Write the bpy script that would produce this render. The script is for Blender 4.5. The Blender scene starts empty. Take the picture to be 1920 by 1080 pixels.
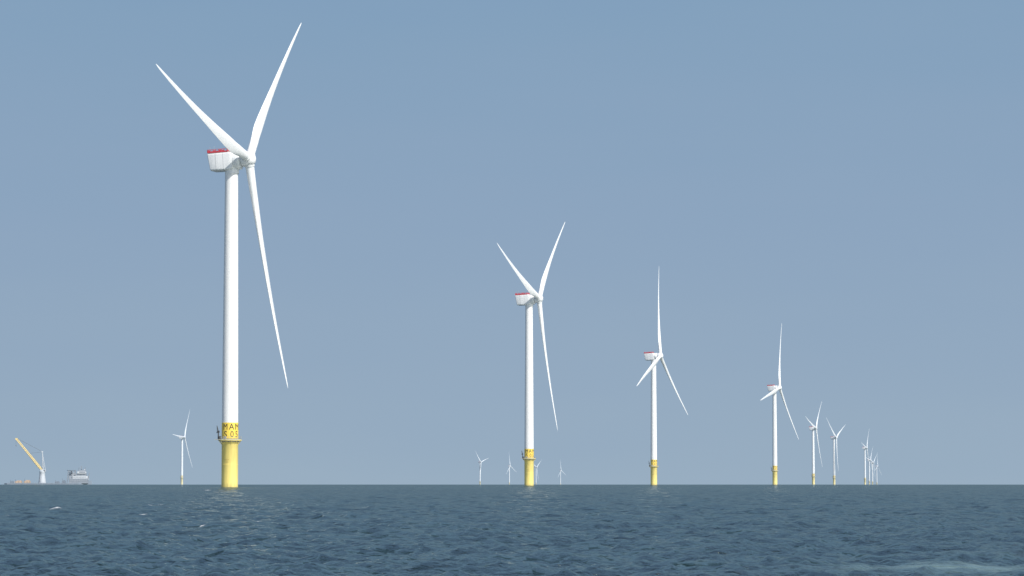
import bpy, math, numpy as np
from mathutils import Matrix, Vector, Euler
R=math.radians
scene=bpy.context.scene
col=scene.collection
scene.view_settings.view_transform='Standard'
scene.view_settings.look='None'
scene.view_settings.exposure=0
RE=7.45e6
def drop(x,y): return (x*x+y*y)/(2*RE)

# ---------------------------------------------------------------- builder
class MB:
    def __init__(s): s.v=[];s.f=[];s.m=[];s.sm=[]
    def add(s,vs,fs,mat=0,smooth=False,M=None):
        o=len(s.v)
        for p in vs:
            p=Vector(p)
            if M is not None: p=M@p
            s.v.append(tuple(p))
        for f in fs:
            s.f.append([o+i for i in f]); s.m.append(mat); s.sm.append(smooth)
    def loft(s,rings,mat=0,smooth=True,M=None,cap=True):
        n=len(rings[0]); vs=[p for r in rings for p in r]; fs=[]
        for i in range(len(rings)-1):
            for j in range(n):
                k=(j+1)%n
                fs.append([i*n+j,i*n+k,(i+1)*n+k,(i+1)*n+j])
        s.add(vs,fs,mat,smooth,M)
        if cap:
            s.add(rings[0],[list(range(n))[::-1]],mat,False,M)
            s.add(rings[-1],[list(range(n))],mat,False,M)
    def rev(s,prof,n=32,mat=0,smooth=True,M=None,cap=True):
        s.loft([[(r*math.cos(2*math.pi*j/n),r*math.sin(2*math.pi*j/n),z) for j in range(n)] for r,z in prof],mat,smooth,M,cap)
    def box(s,c,d,mat=0,M=None):
        x,y,z=[a/2 for a in d]
        vs=[(c[0]+i*x,c[1]+j*y,c[2]+k*z) for k in(-1,1) for i,j in((-1,-1),(1,-1),(1,1),(-1,1))]
        s.add(vs,[[3,2,1,0],[4,5,6,7],[0,1,5,4],[1,2,6,5],[2,3,7,6],[3,0,4,7]],mat,False,M)
    def tube(s,a,b,r,r2=None,n=8,mat=0,smooth=True):
        a=Vector(a);b=Vector(b);d=b-a;L=d.length
        q=d.to_track_quat('Z','Y').to_matrix().to_4x4()
        s.rev([(r,0),(r if r2 is None else r2,L)],n,mat,smooth,Matrix.Translation(a)@q)
    def obj(s,name,mats,parent=None,loc=(0,0,0)):
        me=bpy.data.meshes.new(name); me.from_pydata(s.v,[],s.f)
        for m in mats: me.materials.append(m)
        me.polygons.foreach_set('material_index',s.m)
        me.polygons.foreach_set('use_smooth',s.sm)
        me.update()
        o=bpy.data.objects.new(name,me); col.objects.link(o)
        o.location=loc
        if parent: o.parent=parent
        return o

# ---------------------------------------------------------------- materials
def new_mat(name):
    m=bpy.data.materials.new(name); m.use_nodes=True
    nt=m.node_tree; b=nt.nodes['Principled BSDF']; return m,nt,b
def paint(name,c,rough=0.45,var=0.06,scale=0.35,stain=None,vstretch=0.15,metal=0):
    """painted steel with weather variation; distant things use their object colour's alpha as atmospheric paling"""
    m,nt,b=new_mat(name); N=nt.nodes; L=nt.links
    tc=N.new('ShaderNodeTexCoord'); mp=N.new('ShaderNodeMapping'); mp.inputs['Scale'].default_value=(1,1,vstretch)
    L.new(tc.outputs['Object'],mp.inputs['Vector'])
    no=N.new('ShaderNodeTexNoise'); no.inputs['Scale'].default_value=scale*4; no.inputs['Detail'].default_value=6
    L.new(mp.outputs[0],no.inputs['Vector'])
    mr=N.new('ShaderNodeMapRange'); mr.inputs[1].default_value=.3; mr.inputs[2].default_value=.7
    mr.inputs[3].default_value=1-var; mr.inputs[4].default_value=1+var*.5
    L.new(no.outputs['Fac'],mr.inputs[0])
    mul=N.new('ShaderNodeVectorMath'); mul.operation='SCALE'; mul.inputs[0].default_value=c
    L.new(mr.outputs[0],mul.inputs['Scale'])
    out=mul.outputs[0]
    if stain:
        sx=N.new('ShaderNodeSeparateXYZ'); L.new(tc.outputs['Object'],sx.inputs[0])
        n2=N.new('ShaderNodeMath'); n2.operation='MULTIPLY_ADD'; n2.inputs[1].default_value=3.0
        L.new(no.outputs['Fac'],n2.inputs[0]); L.new(sx.outputs['Z'],n2.inputs[2])
        m2=N.new('ShaderNodeMapRange'); m2.inputs[1].default_value=stain[1]+3.0; m2.inputs[2].default_value=stain[1]+1.2
        m2.inputs[3].default_value=0; m2.inputs[4].default_value=.6
        L.new(n2.outputs[0],m2.inputs[0])
        mx=N.new('ShaderNodeMix'); mx.data_type='RGBA'; L.new(m2.outputs[0],mx.inputs[0]); L.new(out,mx.inputs[6]); mx.inputs[7].default_value=(*stain[0],1)
        out=mx.outputs[2]
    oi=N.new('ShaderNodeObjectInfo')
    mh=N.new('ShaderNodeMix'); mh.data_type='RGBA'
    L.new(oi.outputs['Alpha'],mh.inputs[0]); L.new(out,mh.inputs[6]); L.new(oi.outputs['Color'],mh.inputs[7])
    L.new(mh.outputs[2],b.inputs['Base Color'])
    b.inputs['Roughness'].default_value=rough; b.inputs['Metallic'].default_value=metal
    return m
M_white=paint('white_tower_paint',(.81,.81,.80),.42,.05,.25)
M_blade=paint('white_blade_gelcoat',(.82,.83,.83),.35,.04,.2)
M_nac=paint('pale_grey_nacelle',(.81,.82,.82),.45,.06,.4)
M_seam=paint('seam_grey',(.42,.43,.44),.6)
M_yellow=paint('yellow_marine_paint',(.93,.75,.23),.5,.09,.5,stain=((.36,.30,.11),0.0))
M_band=paint('yellow_band_paint',(.90,.65,.10),.5,.08,.5)
M_steel=paint('galvanised_steel',(.42,.42,.38),.6,.15,1)
M_dark=paint('dark_steel',(.06,.065,.07),.6,.2,1)
M_black=paint('black_lettering',(.03,.03,.03),.6,.1,1)
M_faint=paint('faded_lettering',(.46,.34,.10),.6,.1,1)
M_red=paint('red_railing_paint',(.58,.06,.08),.5,.15,1)
M_mast=paint('pale_ship_paint',(.52,.54,.56),.5,.1,.1)
M_mid=paint('mid_grey_ship_paint',(.21,.23,.26),.5,.2,.1)
M_hull=paint('blue_grey_hull_paint',(.10,.13,.17),.5,.2,.05)
M_boom=paint('crane_yellow_paint',(.80,.58,.14),.5,.1,.1)
M_orange=paint('orange_deck_paint',(.48,.30,.14),.6,.2,.1)
M_win=paint('dark_window_glass',(.05,.06,.08),.2,.1,1)

# ---------------------------------------------------------------- turbine meshes
HUBZ=108.3; HX=6.1; TILT=R(4.5); YAW=R(17)
root=bpy.data.objects.new('wind_turbine',None); root.empty_display_size=5; col.objects.link(root)

# tower
b=MB()
def tr(z): return 2.70+(2.14-2.70)*((z-16)/(105.3-16))**1.15 if z>16 else 2.70
b.rev([(tr(16)+.03,15.9),(tr(16)+.03,21.2)],48,1)
zs=[21.2]+[16+ (105.0-16)*i/24 for i in range(2,25)]
b.rev([(tr(z),z) for z in zs],48,0)
for z in (46,76): b.rev([(tr(z)+.008,z-.04),(tr(z)+.008,z+.04)],48,2)
b.rev([(2.25,104.3),(2.25,105.05)],48,0)
tower=b.obj('tower',[M_white,M_band,M_nac],root)

# lettering wrapped round the band
def glyph(ch,size):
    cu=bpy.data.curves.new('g','FONT'); cu.body=ch; cu.size=size; cu.align_x='CENTER'; cu.resolution_u=4
    o=bpy.data.objects.new('g',cu); col.objects.link(o)
    bpy.context.view_layer.update()
    dg=bpy.context.evaluated_depsgraph_get()
    me=bpy.data.meshes.new_from_object(o.evaluated_get(dg))
    bpy.data.objects.remove(o)
    import bmesh
    bm=bmesh.new(); bm.from_mesh(me); bpy.data.meshes.remove(me)
    bmesh.ops.triangulate(bm,faces=bm.faces)
    for _ in range(4):
        es=[e for e in bm.edges if e.calc_length()>.4]
        if not es: break
        bmesh.ops.subdivide_edges(bm,edges=es,cuts=1)
        bmesh.ops.triangulate(bm,faces=bm.faces)
    vs=[tuple(v.co) for v in bm.verts]; fs=[[v.index for v in f.verts] for f in bm.faces]; bm.free()
    return vs,fs
FACE=R(-84.7)+YAW
b=MB()
def put(ch,size,ang,z,rad,mat=0,sx=1.0):
    vs,fs=glyph(ch,size)
    xs=[v[0] for v in vs]; cx=(min(xs)+max(xs))/2
    out=[]
    for x,y,_ in vs:
        a=FACE+R(ang)+(x-cx)*sx/rad
        out.append((rad*math.cos(a),rad*math.sin(a),z+y))
    b.add(out,fs,mat)
rb=tr(16)+.05
put('M',2.9,-34,18.85,rb,sx=.82); put('A',2.9,11,18.85,rb,sx=.92); put('M',2.9,58,18.85,rb,sx=1.0)
put('S',2.9,-32,16.4,rb,sx=.95); put('0',2.9,14,16.4,rb,sx=.85); put('5',2.9,51,16.4,rb,sx=.95)
lettering=b.obj('lettering',[M_black],tower)

# transition piece
b=MB()
b.rev([(2.70,-9),(2.70,0),(2.70,14.6),(2.82,14.7),(2.82,15.2)],48,0)
b.rev([(2.74,7.3),(2.74,7.45)],48,0)
for a in (90,106):   # boat landing fenders
    ca,sa=math.cos(R(a)),math.sin(R(a))
    b.tube((3.5*ca,3.5*sa,-4),(3.5*ca,3.5*sa,12),.2,mat=0)
    for z in (1,5,9,12): b.tube((2.65*ca,2.65*sa,z),(3.5*ca,3.5*sa,z),.12,mat=0)
for i in range(30):
    a1,a2=R(95),R(101)
    b.tube((3.3*math.cos(a1),3.3*math.sin(a1),-1+i*.45),(3.3*math.cos(a2),3.3*math.sin(a2),-1+i*.45),.03,n=5)
tp=b.obj('transition_piece',[M_yellow],root)
b=MB()
put('MAM',0.7,-22,8.7,2.72); put('S05',0.7,-22,8.0,2.72)
tpl=b.obj('lettering',[M_faint],tp)
# platform
b=MB()
b.rev([(2.82,14.85),(3.75,15.25),(3.85,15.28),(3.85,15.5),(2.74,15.5)],36,0,smooth=False)
b.rev([(3.88,15.32),(3.88,15.58)],36,1,smooth=False,cap=False)
for i in range(12):
    a=2*math.pi*i/12
    b.tube((2.72*math.cos(a),2.72*math.sin(a),14.0),(3.65*math.cos(a),3.65*math.sin(a),15.25),.08,n=6,mat=1)
b.box((-3.1,-2.6,15.62),(1.8,1.8,.2),0)      # lay-down extension
b.box((-.4,-3.25,16.1),(.8,.6,1.0),0)         # cabinet
platform=b.obj('platform',[M_steel,M_yellow],tp)
b=MB()
for i in range(24):
    a=2*math.pi*i/24; x,y=3.8*math.cos(a),3.8*math.sin(a)
    b.tube((x,y,15.5),(x,y,16.6),.035,n=5)
for z in (16.05,16.6):
    for i in range(36):
        a=2*math.pi*i/36; c=2*math.pi*(i+1)/36
        b.tube((3.8*math.cos(a),3.8*math.sin(a),z),(3.8*math.cos(c),3.8*math.sin(c),z),.035,n=5)
rail=b.obj('railing',[M_steel],tp)
# davit crane on the platform edge
b=MB()
dx,dy=-3.3,-2.0
b.tube((dx,dy,15.6),(dx,dy,18.0),.26,.2)
b.box((dx,dy,18.2),(.65,.5,.6))
b.tube((dx,dy,18.3),(dx-.6,dy+.2,20.2),.17,.1)
b.tube((dx,dy,17.2),(dx-.45,dy+.15,19.4),.08)
b.tube((dx-.6,dy+.2,20.2),(dx-.6,dy+.2,18.0),.04)
b.box((dx-.6,dy+.2,17.9),(.22,.22,.3))
b.box((dx+.5,dy-.2,16.2),(.7,.6,1.1))
davit=b.obj('davit_crane',[M_dark],tp)

# nacelle (local x = rotor axis)
def rrect(x,w,h,zc,r,n=6,shear=0,bot=1.0):
    pts=[]
    for cx,cz,a0 in ((w/2-r,h/2-r,0),(-w/2+r,h/2-r,90),(-w/2+r,-h/2+r,180),(w/2-r,-h/2+r,270)):
        for k in range(n+1):
            a=R(a0+90*k/n); y=cx+r*math.cos(a); z=cz+r*math.sin(a)
            pts.append((x+shear*(h/2-z)/h,y,z+zc))
    return pts
b=MB()
b.loft([rrect(-7.6,5.3,5.2,.15,.5,shear=.9),rrect(-7.45,5.7,5.6,.05,.55,shear=.85),rrect(-7.2,5.9,5.8,0,.6,shear=.8),
        rrect(-3.4,6.0,5.9,0,.6,shear=.2),rrect(0,6.0,5.9,0,.6),rrect(.9,5.95,5.85,.0,.8),rrect(1.3,5.7,5.6,.0,1.3)],0)
for x in (-4.6,-2.0):
    b.loft([rrect(x-.05,6.02,5.92,0,.6,shear=.2),rrect(x+.05,6.02,5.92,0,.6,shear=.2)],1,cap=False)
RX=Matrix.Rotation(R(90),4,'Y')
b.rev([(2.8,1.1),(2.92,1.35),(2.95,1.5),(2.95,2.9),(2.85,3.2),(2.5,3.45),(2.3,3.6)],40,0,M=RX)
b.rev([(2.3,-4.2),(2.35,-2.6),(2.4,-1.6)],40,0)  # yaw skirt
b.box((-3.6,0,3.06),(7.2,5.4,.18),2)    # hoist deck
b.tube((-6.8,1.8,3.0),(-6.8,1.8,5.8),.05,mat=1); b.tube((-6.8,-1.8,3.0),(-6.8,-1.8,5.2),.05,mat=1)
nac=b.obj('nacelle',[M_nac,M_seam,M_steel],root,(0,0,HUBZ-HX*math.sin(TILT)*.7-.3))
nac.rotation_euler=(0,-TILT*.6,0)
b=MB()
x0,x1,y0,y1=-7.4,-.4,-2.75,2.75; zb,zt=3.0,4.2
for (ax,ay),(bx,by) in (((x0,y0),(x1,y0)),((x1,y0),(x1,y1)),((x1,y1),(x0,y1)),((x0,y1),(x0,y0))):
    L=math.hypot(bx-ax,by-ay); n=max(2,int(L/1.0))
    for i in range(n+1):
        t=i/n; x=ax+(bx-ax)*t; y=ay+(by-ay)*t
        b.box((x,y,(zb+zt)/2),(.12,.12,zt-zb))
        if i<n:
            t2=(i+.5)/n; xm=ax+(bx-ax)*t2; ym=ay+(by-ay)*t2
            sx=abs(bx-ax)/n*.78 if bx!=ax else .05; sy=abs(by-ay)/n*.78 if by!=ay else .05
            hh=(.7,.35,.75,.5,.85)[i%5]
            b.box((xm,ym,zb+.12+hh/2),(max(sx,.05),max(sy,.05),hh))
    for z in (zt-.05,zb+.1): b.tube((ax,ay,z),(bx,by,z),.06,n=6)
hrail=b.obj('hoist_railing',[M_red],nac)

# hub / spinner, origin at hub centre
b=MB()
prof=[(1.9,-2.5),(2.3,-2.35),(2.45,-1.6),(2.45,-.3),(2.3,.7),(2.0,1.5),(1.5,2.0),(.8,2.3),(.05,2.4)]
b.rev(prof,40,0,M=RX)
for i in range(3):
    b.rev([(1.65,.8),(1.65,2.5),(1.55,2.65)],28,0,M=Matrix.Rotation(-i*2*math.pi/3,4,'X'))
hub=b.obj('rotor_hub',[M_blade],root)

# blade along +Z from hub centre
def lerp(x,xs,ys): return float(np.interp(x,xs,ys))
rings=[]; NB=28
for i in range(61):
    s=i/60; s=s**1.15
    z=2.0+s*(77.9-2.0)
    f=z/77.9
    ch=lerp(f,[0,.04,.09,.14,.19,.25,.35,.5,.7,.85,.95,.985,1],[2.9,2.9,3.4,4.1,4.6,4.5,3.9,3.0,2.05,1.45,.95,.65,.15])
    th=lerp(f,[0,.04,.09,.14,.19,.25,.35,.5,.7,.9,1],[1,1,.82,.64,.52,.45,.38,.32,.27,.22,.20])
    rd=lerp(f,[0,.04,.16],[0,0,1])     # circle->airfoil
    tw=R(lerp(f,[0,.1,.2,.35,.5,.7,1],[6,6,4,1,-2,-3,-4]))
    pre=1.1*f*f-.9*math.sin(math.pi*f)*.6
    ring=[]
    for k in range(NB):
        a=2*math.pi*k/NB
        c=math.cos(a); t=math.sin(a)
        cx=.5*c
        air=t*.5*((1-rd)+rd*math.sqrt(max(0,(cx+.5)))*1.15)
        X=(cx-rd*.2)*ch
        T=air*th*ch
        y=X*math.cos(tw)-T*math.sin(tw)
        x=X*math.sin(tw)+T*math.cos(tw)
        ring.append((x+pre,y,z))
    rings.append(ring)
b=MB(); b.loft(rings,0)
blade_me=b.obj('blade',[M_blade],hub)
blades=[blade_me]
for i in (1,2):
    o=blade_me.copy(); col.objects.link(o); o.parent=hub; blades.append(o)
for i,o in enumerate(blades): o.rotation_euler=(-i*2*math.pi/3,0,0)
def hub_mat(theta): return Matrix.Translation((HX*math.cos(TILT),0,HUBZ))@Matrix.Rotation(-TILT,4,'Y')@Matrix.Rotation(-R(theta),4,'X')
parts=[tower,lettering,tp,tpl,platform,rail,davit,nac,hrail,hub]+blades
parent_of={o:o.parent for o in parts}

LB='white offshore wind turbine on a yellow foundation standing in the sea'
LH='pale haze-softened white offshore wind turbine standing far out at sea'
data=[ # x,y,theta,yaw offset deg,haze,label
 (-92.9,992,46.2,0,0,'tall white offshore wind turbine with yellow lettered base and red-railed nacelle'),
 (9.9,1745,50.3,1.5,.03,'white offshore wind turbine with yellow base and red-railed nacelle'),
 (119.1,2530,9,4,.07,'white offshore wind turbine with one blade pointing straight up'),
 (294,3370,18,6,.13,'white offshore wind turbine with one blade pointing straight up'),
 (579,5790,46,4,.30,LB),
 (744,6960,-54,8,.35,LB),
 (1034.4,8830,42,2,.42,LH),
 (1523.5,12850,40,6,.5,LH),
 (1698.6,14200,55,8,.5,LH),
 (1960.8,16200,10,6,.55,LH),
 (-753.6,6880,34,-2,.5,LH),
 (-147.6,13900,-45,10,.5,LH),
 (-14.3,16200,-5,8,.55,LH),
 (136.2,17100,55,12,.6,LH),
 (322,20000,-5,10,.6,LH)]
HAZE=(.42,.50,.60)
def setup(rt,pm,d):
    x,y,th,yo,hz,lab=d
    rt.location=(x,y,-drop(x,y)); rt.rotation_euler=(0,0,-(YAW+R(yo)))
    rt['label']=lab; rt['category']='wind turbine'; rt['group']='wind turbines of the offshore wind farm'
    pm[hub].matrix_basis=hub_mat(th)
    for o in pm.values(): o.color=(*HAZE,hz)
for d in data[1:]:
    rt=root.copy(); col.objects.link(rt); pm={}
    for p in parts:
        c=p.copy(); col.objects.link(c); pm[p]=c
    for p in parts:
        pp=parent_of[p]; pm[p].parent=rt if pp is root else pm[pp]
    setup(rt,pm,d)
setup(root,{p:p for p in parts},data[0])

# ---------------------------------------------------------------- heavy lift vessel
VX,VY=-1091.0,7000.0
ves=bpy.data.objects.new('crane_vessel',None); col.objects.link(ves)
ves.location=(VX,VY,-drop(VX,VY)); ves.rotation_euler=(0,0,R(6))
ves['label']='heavy lift ship with yellow crane boom and grey stepped deckhouse'; ves['category']='ship'
b=MB()
def hullring(x,w,zb,zt,r=1.5): return [(x,-w/2*.8,zb),(x,w/2*.8,zb),(x,w/2,zb+3),(x,w/2,zt),(x,-w/2,zt),(x,-w/2,zb+3)]
b.loft([hullring(-86,30,-5,3.6),hullring(-80,38,-8,3.7),hullring(60,40,-8,3.7),hullring(85,34,-8,5),hullring(102,18,-7,8.5),hullring(114,2.5,-4,10)],0,smooth=False)
for x in range(-78,60,9):
    b.box((x,-18,4.6),(.5,.5,1.8),1)
b.box((-9,-18,5.4),(138,.25,.25),1)
hull=b.obj('hull',[M_hull,M_mid],ves)
b=MB()
b.rev([(8.5,3.7),(7.8,12),(6.6,20),(6.2,27),(6.8,28),(6.8,31)],28,0)
b.box((2,0,33),(12,11,4.5),0)
b.box((5,-5.6,33),(4,.3,2),1)
ped=b.obj('crane_pedestal',[M_mast,M_win],ves)
b=MB()
for s in(-3.6,3.6):
    b.tube((2,s,31),(-.5,s*.45,76),.95,.75,mat=0); b.tube((7,s,35),(-.5,s*.45,76),.45,.4,mat=0)
for z in(42,52,62,72): b.tube((1.2,-3,z),(1.2,3,z),.35,mat=0)
b.box((-.5,0,76.5),(4,4.5,2.5),0)
mast=b.obj('crane_mast',[M_mast],ves)
b=MB()
A=Vector((3,0,29)); T=Vector((-60,0,106)); d=(T-A).normalized(); up=Vector((d.z,0,-d.x))
nseg=16
def pt(t,sy,su):
    w=4.3*(1-.5*t); return A+(T-A)*t+Vector((0,sy*w,0))+up*su*w*.75*(min(1,.35+4*t) )
for sy in(-1,1):
    for su in(-1,1):
        b.tube(pt(0,sy,su),pt(1,sy,su),1.0,.8,n=6)
for i in range(nseg):
    t0,t1=i/nseg,(i+1)/nseg
    for sy in(-1,1):
        b.tube(pt(t0,sy,-1),pt(t1,sy,1),.5,n=5); b.tube(pt(t0,sy,1),pt(t1,sy,-1),.5,n=5)
    for su in(-1,1): b.tube(pt(t0,-1,su),pt(t1,1,su),.4,n=5)
b.box(T,(5,5,4))
boom=b.obj('crane_boom',[M_boom],ves)
b=MB()
for s in(-1.2,1.2):
    b.tube(T+Vector((1,s,1.5)),(-.5,s,77),.35,n=5)
    b.tube(T*.55+A*.45+Vector((0,s,1)),(-.5,s,76),.25,n=5)
b.tube(T+Vector((-1,0,0)),T+Vector((-1,0,-14)),.2,n=5); b.box(T+Vector((-1,0,-15.5)),(1.8,1.5,3.5))
b.obj('crane_cable',[M_dark],ves)
b=MB()
b.box((84,0,9),(44,30,11),2); b.box((86,0,17.5),(32,28,6),0); b.box((89,0,23.2),(26,26,5.4),2)
b.box((91,0,28.4),(20,30,5),0); b.box((92,0,32.5),(15,24,3.2),2)
for z,x0,x1,yy in ((7,63,105,15.02),(11,63,105,15.02),(17.5,72,100,14.02),(23,78,100,13.02)):
    x=x0
    while x<x1: b.box((x,-yy,z),(2.0,.1,1.5),1); x+=3.4
b.box((92,-15.05,29),(14.5,.1,1.9),1); b.box((80.9,0,29),(.1,26,1.9),1)
b.tube((90,0,32),(90,0,44),.9,.5,mat=2); b.tube((84,4,32),(84,4,41),.5,mat=2); b.box((90,0,41),(7,.9,.9),2); b.box((90,0,37),(5,5,.8),2)
b.tube((99,-6,30),(99,-6,41),.6,mat=2)
b.rev([(.1,32),(1.6,33),(1.9,34.5),(1.2,36),(.1,36.4)],12,0,M=Matrix.Translation((97,5,0)))
for x,h in((62,14),(66,20),(70,14),(75,22)): b.box((x,8,12+h/2),(3.2,2.6,h),2)
b.box((66,-8,17),(9,6,8),2); b.box((104,-4,16),(7,10,8),0); b.box((71,-6,24),(6,8,5),0)
b.tube((58,-10,5),(60,-10,32),.9,mat=2); b.tube((60,-10,32),(74,-10,26),.7,mat=2)
b.tube((79,-13,20),(69,-13,31),.7,mat=2); b.tube((105,-10,8),(109,-10,28),.8,mat=2)
b.obj('deckhouse',[M_mast,M_win,M_mid],ves)
b=MB()
b.rev([(9,32.6),(9.4,33.2),(9.4,33.6)],8,0,smooth=False,M=Matrix.Translation((66,0,0)))
for s in(-7,7):
    b.tube((64,s,14.4),(61,s,32.6),.5,mat=0); b.tube((68,s,14.4),(70,s,32.6),.5,mat=0)
b.obj('helideck',[M_hull],ves)
def deckload(nm,x,w,h,m,lab):
    b=MB(); b.box((x,-8,3.8+h*.35),(w,9,h*.7),0); b.box((x+w*.1,-8,3.8+h*.85),(w*.6,7,h*.28),0)
    for k in(-.4,0,.4): b.box((x+k*w,-12.6,3.8+h*.4),(.5,.2,h*.75),1)
    b.tube((x-w*.4,-8,3.8),(x-w*.4,-8,3.8+h*1.5),.3,mat=1)
    o=b.obj(nm,[m,M_dark],ves); o['label']=lab; return o
deckload('deck_equipment',-54,17,6,M_orange,'orange deck machinery')
deckload('deck_equipment',-34,15,7,M_orange,'orange deck machinery')
deckload('deck_equipment',-69,8,5,M_hull,'dark deck machinery')
deckload('deck_equipment',35,10,4.2,M_hull,'dark deck machinery')
deckload('deck_equipment',50,8,7,M_hull,'dark deck machinery')
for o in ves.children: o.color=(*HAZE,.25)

# ---------------------------------------------------------------- sea
CAMZ=1.4; K=CAMZ/2.0
rng=np.random.default_rng(7)
def geo(a,bb,q): n=int(math.log(bb/a)/math.log(q)); return a*(bb/a)**(np.arange(n)/n)
rad=np.concatenate([geo(2,36,1.03),geo(36,1900,1.0025),geo(1900,27000,1.012),[27000]])
fine=np.arange(-14,14.001,.021)
coarse=np.arange(17,343.1,3.0)
ang=np.radians(np.concatenate([fine,coarse]))
nA=len(ang); nR=len(rad)
Rg,Ag=np.meshgrid(rad,ang,indexing='ij')
X=(Rg*np.sin(Ag)).ravel(); Y=(Rg*np.cos(Ag)).ravel(); Rf=Rg.ravel()
dr=np.gradient(rad); da=np.where(np.arange(nA)<len(fine),np.radians(.021),np.radians(3))
sp=np.maximum(dr[:,None]*np.ones(nA)[None,:],Rg*da[None,:]).ravel()
Z=np.zeros_like(X); DX=np.zeros_like(X); DY=np.zeros_like(X)
wd=math.atan2(.29,-.96)
NW=100
lam=.19*(6.5/.19)**((np.arange(NW)+rng.random(NW))/NW)
for i in range(NW):
    l=lam[i]; th=wd+rng.normal(0,1.05 if l<3 else .7)
    k=2*math.pi/l; kx,ky=k*math.cos(th),k*math.sin(th)
    s=.082*(1 if l<.6 else (.6/l)**.6)
    a=s/k; ph=rng.random()*6.283
    w=np.clip(l/sp/1.8-.6,0,1)
    idx=np.nonzero(w>0)[0]
    x=X[idx];y=Y[idx];w=w[idx]
    gx=k/6; g=.6+.6*np.sin(gx*(x*math.cos(th+1.3)+y*math.sin(th+1.3))+ph*3)*np.cos(gx*.63*(x*math.cos(th-.5)+y*math.sin(th-.5))+ph*5)
    p=kx*x+ky*y+ph
    Z[idx]+=a*w*g*np.cos(p)
    DX[idx]-=a*w*g*.8*math.cos(th)*np.sin(p); DY[idx]-=a*w*g*.8*math.sin(th)*np.sin(p)
foam=np.zeros_like(X); wake=np.zeros_like(X)
def vn(x,y,seed):
    r=np.random.default_rng(seed); o=np.zeros_like(x)
    for _ in range(10):
        t=r.random()*6.283; f=1.0+r.random()*5
        o+=np.sin(f*(x*math.cos(t)+y*math.sin(t))+r.random()*6.283)
    return o/4.5
caps=[(-32.7,217,.42,.9,.14),(-33.6,221,.2,.7,.08),(-32.1,266,.34,.7,.12),(-31.7,270,.2,.6,.1),(-23.3,189,.26,.7,.08),(-12.4,148,.14,.6,.05),(-28.6,173,.30,.35,.03),(-14,136,.10,.6,.05),
      (-77,760,.7,.6,.25),(-22.7,192,.13,.7,.07)]
caps=[(a*K,b_*K,c_*K,d_,e_*K) for a,b_,c_,d_,e_ in caps]
for _ in range(30):
    d=110+rng.random()**1.3*1200; t=(rng.random()*2-1)*.17
    caps.append((d*t,d,.05+.0003*d*rng.random(),.15+.2*rng.random(),.02))
for n,(cx,cy,w,amt,lift) in enumerate(caps):
    sy=w*1.0+.003*cy
    m=np.nonzero((np.abs(X-cx)<w*3)&(np.abs(Y-cy)<sy*3.2))[0]
    x=X[m]-cx;y=Y[m]-cy
    sk=x+.25*y*np.sign(cx)
    g=np.exp(-(sk/w)**2-(y/sy)**2)
    f=g*(1+.8*vn(x/w*1.4,y/sy*.9,n+50))
    foam[m]=np.maximum(foam[m],np.clip(f*1.8-.35,0,1)*amt)
    Z[m]+=lift*np.exp(-(sk/w/.9)**2-(y/sy/.8)**2)*(1+.5*vn(x*4,y,n+9))
# smooth aerated wake of the boat
m=np.nonzero((Rf<90)&(Y>30)&(X>1)&(X<25))[0]
x=X[m]/K;y=Y[m]/K
yc=69.0-.12*(x-10)+.5*np.sin(x*.8)
g=np.exp(-((y-yc)/3.7)**2)/(1+np.exp(-(x-8.1)*1.6))
g+=.25*np.exp(-((y-81-.3*(x-12))/2.5)**2)/(1+np.exp(-(x-12)*1.5))
st=.85+.3*vn(x*.5,y*.9,4)+.2*vn(x*1.6,y*1.6,5)
wake[m]=np.clip(g*st*1.25,0,1)
flat=1-.8*wake
Zc=Z*flat-(X*X+Y*Y)/(2*RE)
co=np.stack([X+DX*flat,Y+DY*flat,Zc],1).astype(np.float32)
ii=np.arange(nR-1)[:,None]*nA; jj=np.arange(nA)[None,:]; kk=(jj+1)%nA
quads=np.stack([ii+jj,ii+kk,ii+nA+kk,ii+nA+jj],-1).reshape(-1,4)[:, ::-1]
me=bpy.data.meshes.new('sea')
me.vertices.add(len(co)); me.vertices.foreach_set('co',co.ravel())
nq=len(quads)
me.loops.add(nq*4); me.loops.foreach_set('vertex_index',quads.ravel().astype(np.int32))
me.polygons.add(nq); me.polygons.foreach_set('loop_start',np.arange(0,nq*4,4,dtype=np.int32))
me.polygons.foreach_set('use_smooth',np.ones(nq,dtype=bool))
me.update(calc_edges=True)
for nm,arr in(('foam',foam),('wake',wake)):
    at=me.attributes.new(nm,'FLOAT','POINT'); at.data.foreach_set('value',arr.astype(np.float32))
sea=bpy.data.objects.new('sea',me); col.objects.link(sea); sea['kind']='structure'

m,nt,bs=new_mat('sea_water'); N=nt.nodes; L=nt.links
tc=N.new('ShaderNodeTexCoord')
def noise(scale,detail,rough=.55,sc=(1,1,1),dist=0):
    mp=N.new('ShaderNodeMapping'); mp.inputs['Scale'].default_value=sc; mp.inputs['Rotation'].default_value=(0,0,R(17))
    L.new(tc.outputs['Object'],mp.inputs['Vector'])
    n=N.new('ShaderNodeTexNoise'); n.inputs['Scale'].default_value=scale; n.inputs['Detail'].default_value=detail; n.inputs['Roughness'].default_value=rough
    n.inputs['Distortion'].default_value=dist
    L.new(mp.outputs[0],n.inputs['Vector']); return n
n1=noise(5,4,.6,dist=.4); n2=noise(1.0,4,.6); n3=noise(.012,3,.5,(1,.3,1)); n4=noise(.22,3,.6)
aw=N.new('ShaderNodeAttribute'); aw.attribute_name='wake'; af=N.new('ShaderNodeAttribute'); af.attribute_name='foam'
ws=N.new('ShaderNodeMath'); ws.operation='MULTIPLY_ADD'; ws.inputs[1].default_value=-.8; ws.inputs[2].default_value=1; L.new(aw.outputs['Fac'],ws.inputs[0])
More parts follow.
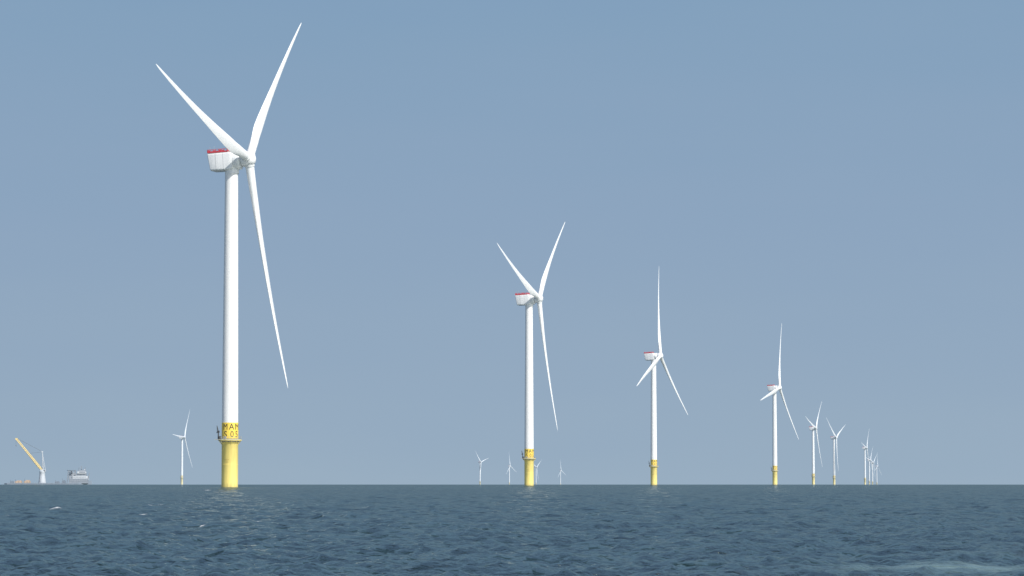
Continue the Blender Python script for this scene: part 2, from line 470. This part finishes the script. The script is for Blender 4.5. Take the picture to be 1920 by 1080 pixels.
def bump(n,d,prev=None):
    b_=N.new('ShaderNodeBump'); b_.inputs['Distance'].default_value=d; L.new(n.outputs['Fac'],b_.inputs['Height']); L.new(ws.outputs[0],b_.inputs['Strength'])
    if prev: L.new(prev.outputs[0],b_.inputs['Normal'])
    return b_
b1=bump(n1,.06); b2=bump(n2,.40,b1); b3=bump(n4,1.3,b2)
mixc=N.new('ShaderNodeMix'); mixc.data_type='RGBA'; mr=N.new('ShaderNodeMapRange'); mr.inputs[1].default_value=.35; mr.inputs[2].default_value=.65
L.new(n3.outputs['Fac'],mr.inputs[0]); L.new(mr.outputs[0],mixc.inputs[0])
mixc.inputs[6].default_value=(.009,.022,.027,1); mixc.inputs[7].default_value=(.013,.029,.034,1)
nf=noise(5,6,.7)
mw=N.new('ShaderNodeMath'); mw.operation='MULTIPLY'; 
mr2=N.new('ShaderNodeMapRange'); mr2.inputs[1].default_value=.35; mr2.inputs[2].default_value=.7; mr2.inputs[3].default_value=.45; mr2.inputs[4].default_value=.95
L.new(nf.outputs['Fac'],mr2.inputs[0]); L.new(aw.outputs['Fac'],mw.inputs[0]); L.new(mr2.outputs[0],mw.inputs[1])
mx1=N.new('ShaderNodeMix'); mx1.data_type='RGBA'; L.new(mw.outputs[0],mx1.inputs[0]); L.new(mixc.outputs[2],mx1.inputs[6]); mx1.inputs[7].default_value=(.20,.28,.26,1)
mf=N.new('ShaderNodeMath'); mf.operation='MULTIPLY'; mf.use_clamp=True; 
mr3=N.new('ShaderNodeMapRange'); mr3.inputs[1].default_value=.3; mr3.inputs[2].default_value=.6; mr3.inputs[3].default_value=.4; mr3.inputs[4].default_value=1.6
L.new(nf.outputs['Fac'],mr3.inputs[0]); L.new(af.outputs['Fac'],mf.inputs[0]); L.new(mr3.outputs[0],mf.inputs[1])
mx2=N.new('ShaderNodeMix'); mx2.data_type='RGBA'; L.new(mf.outputs[0],mx2.inputs[0]); L.new(mx1.outputs[2],mx2.inputs[6]); mx2.inputs[7].default_value=(.80,.82,.84,1)
N.remove(bs)
df=N.new('ShaderNodeBsdfDiffuse'); gl=N.new('ShaderNodeBsdfGlossy'); gl.inputs['Roughness'].default_value=.06; gl.inputs['Color'].default_value=(.81,.89,.83,1)
L.new(mx2.outputs[2],df.inputs['Color']); L.new(b3.outputs[0],df.inputs['Normal']); L.new(b3.outputs[0],gl.inputs['Normal'])
fr=N.new('ShaderNodeFresnel'); fr.inputs['IOR'].default_value=1.333; L.new(b3.outputs[0],fr.inputs['Normal'])
mn=N.new('ShaderNodeMath'); mn.operation='MINIMUM'; mn.inputs[1].default_value=.54; L.new(fr.outputs[0],mn.inputs[0])
iv=N.new('ShaderNodeMath'); iv.operation='SUBTRACT'; iv.inputs[0].default_value=1; L.new(mf.outputs[0],iv.inputs[1])
mm=N.new('ShaderNodeMath'); mm.operation='MULTIPLY'; L.new(mn.outputs[0],mm.inputs[0]); L.new(iv.outputs[0],mm.inputs[1])
mxs=N.new('ShaderNodeMixShader'); L.new(mm.outputs[0],mxs.inputs[0]); L.new(df.outputs[0],mxs.inputs[1]); L.new(gl.outputs[0],mxs.inputs[2])
L.new(mxs.outputs[0],N['Material Output'].inputs['Surface'])
me.materials.append(m)

# ---------------------------------------------------------------- world + sun
SUN_EL=R(41); SUN_AZ=R(141)
w=bpy.data.worlds.new('World'); scene.world=w; w.use_nodes=True
nt=w.node_tree; N=nt.nodes; L=nt.links
bg=N['Background']; bg.inputs['Strength'].default_value=.12
sky=N.new('ShaderNodeTexSky'); sky.sky_type='NISHITA'; sky.sun_disc=False; sky.sun_elevation=SUN_EL; sky.sun_rotation=SUN_AZ
sky.air_density=1.0; sky.dust_density=2.0; sky.ozone_density=1
tc=N.new('ShaderNodeTexCoord'); sx=N.new('ShaderNodeSeparateXYZ'); L.new(tc.outputs['Generated'],sx.inputs[0])
cr=N.new('ShaderNodeValToRGB'); mr=N.new('ShaderNodeMapRange'); mr.inputs[1].default_value=0; mr.inputs[2].default_value=.2
nz=N.new('ShaderNodeTexNoise'); nz.inputs['Scale'].default_value=6; nz.inputs['Detail'].default_value=3
mpz=N.new('ShaderNodeMapping'); mpz.inputs['Scale'].default_value=(1,1,5); L.new(tc.outputs['Generated'],mpz.inputs[0]); L.new(mpz.outputs[0],nz.inputs['Vector'])
mz=N.new('ShaderNodeMath'); mz.operation='MULTIPLY_ADD'; mz.inputs[1].default_value=.05; L.new(nz.outputs['Fac'],mz.inputs[0]); L.new(sx.outputs['Z'],mz.inputs[2])
mz2=N.new('ShaderNodeMath'); mz2.operation='SUBTRACT'; mz2.inputs[1].default_value=.025; L.new(mz.outputs[0],mz2.inputs[0])
L.new(mz2.outputs[0],mr.inputs[0]); L.new(mr.outputs[0],cr.inputs[0])
def lin(r,g,b_): return tuple(((c/255)/12.92 if c/255<=.04045 else ((c/255+.055)/1.055)**2.4) for c in(r,g,b_))+(1,)
e=cr.color_ramp.elements
e[0].position=0; e[0].color=lin(153,174,193)
e[1].position=1; e[1].color=lin(125,156,189)
for p,c in((.15,lin(148,170,192)),(.45,lin(141,165,191)),(.78,lin(132,161,189))):
    q=e.new(p); q.color=c
sc=N.new('ShaderNodeVectorMath'); sc.operation='SCALE'; sc.inputs['Scale'].default_value=1/.12; L.new(cr.outputs[0],sc.inputs[0])
ms=N.new('ShaderNodeMapRange'); ms.interpolation_type='SMOOTHSTEP'; ms.inputs[1].default_value=.16; ms.inputs[2].default_value=.45
ms.inputs[3].default_value=.0; ms.inputs[4].default_value=1
L.new(sx.outputs['Z'],ms.inputs[0])
mx=N.new('ShaderNodeMix'); mx.data_type='RGBA'; L.new(ms.outputs[0],mx.inputs[0]); L.new(sc.outputs[0],mx.inputs[6]); L.new(sky.outputs[0],mx.inputs[7])
L.new(mx.outputs[2],bg.inputs['Color'])

sl=bpy.data.lights.new('sun','SUN'); sl.energy=4.1; sl.angle=R(.5); sl.color=(1,.97,.92)
so=bpy.data.objects.new('sun',sl); col.objects.link(so)
sd=Vector((math.sin(SUN_AZ)*math.cos(SUN_EL),math.cos(SUN_AZ)*math.cos(SUN_EL),math.sin(SUN_EL)))
so.rotation_euler=sd.to_track_quat('Z','Y').to_euler(); so.location=(0,0,200)

cam=bpy.data.cameras.new('camera'); cam.sensor_width=36; cam.lens=36*5640/1920; cam.clip_start=.5; cam.clip_end=60000
c=bpy.data.objects.new('camera',cam); col.objects.link(c); c.location=(0,0,CAMZ)
c.rotation_euler=(R(90)+math.atan(365/5640),0,0); scene.camera=c
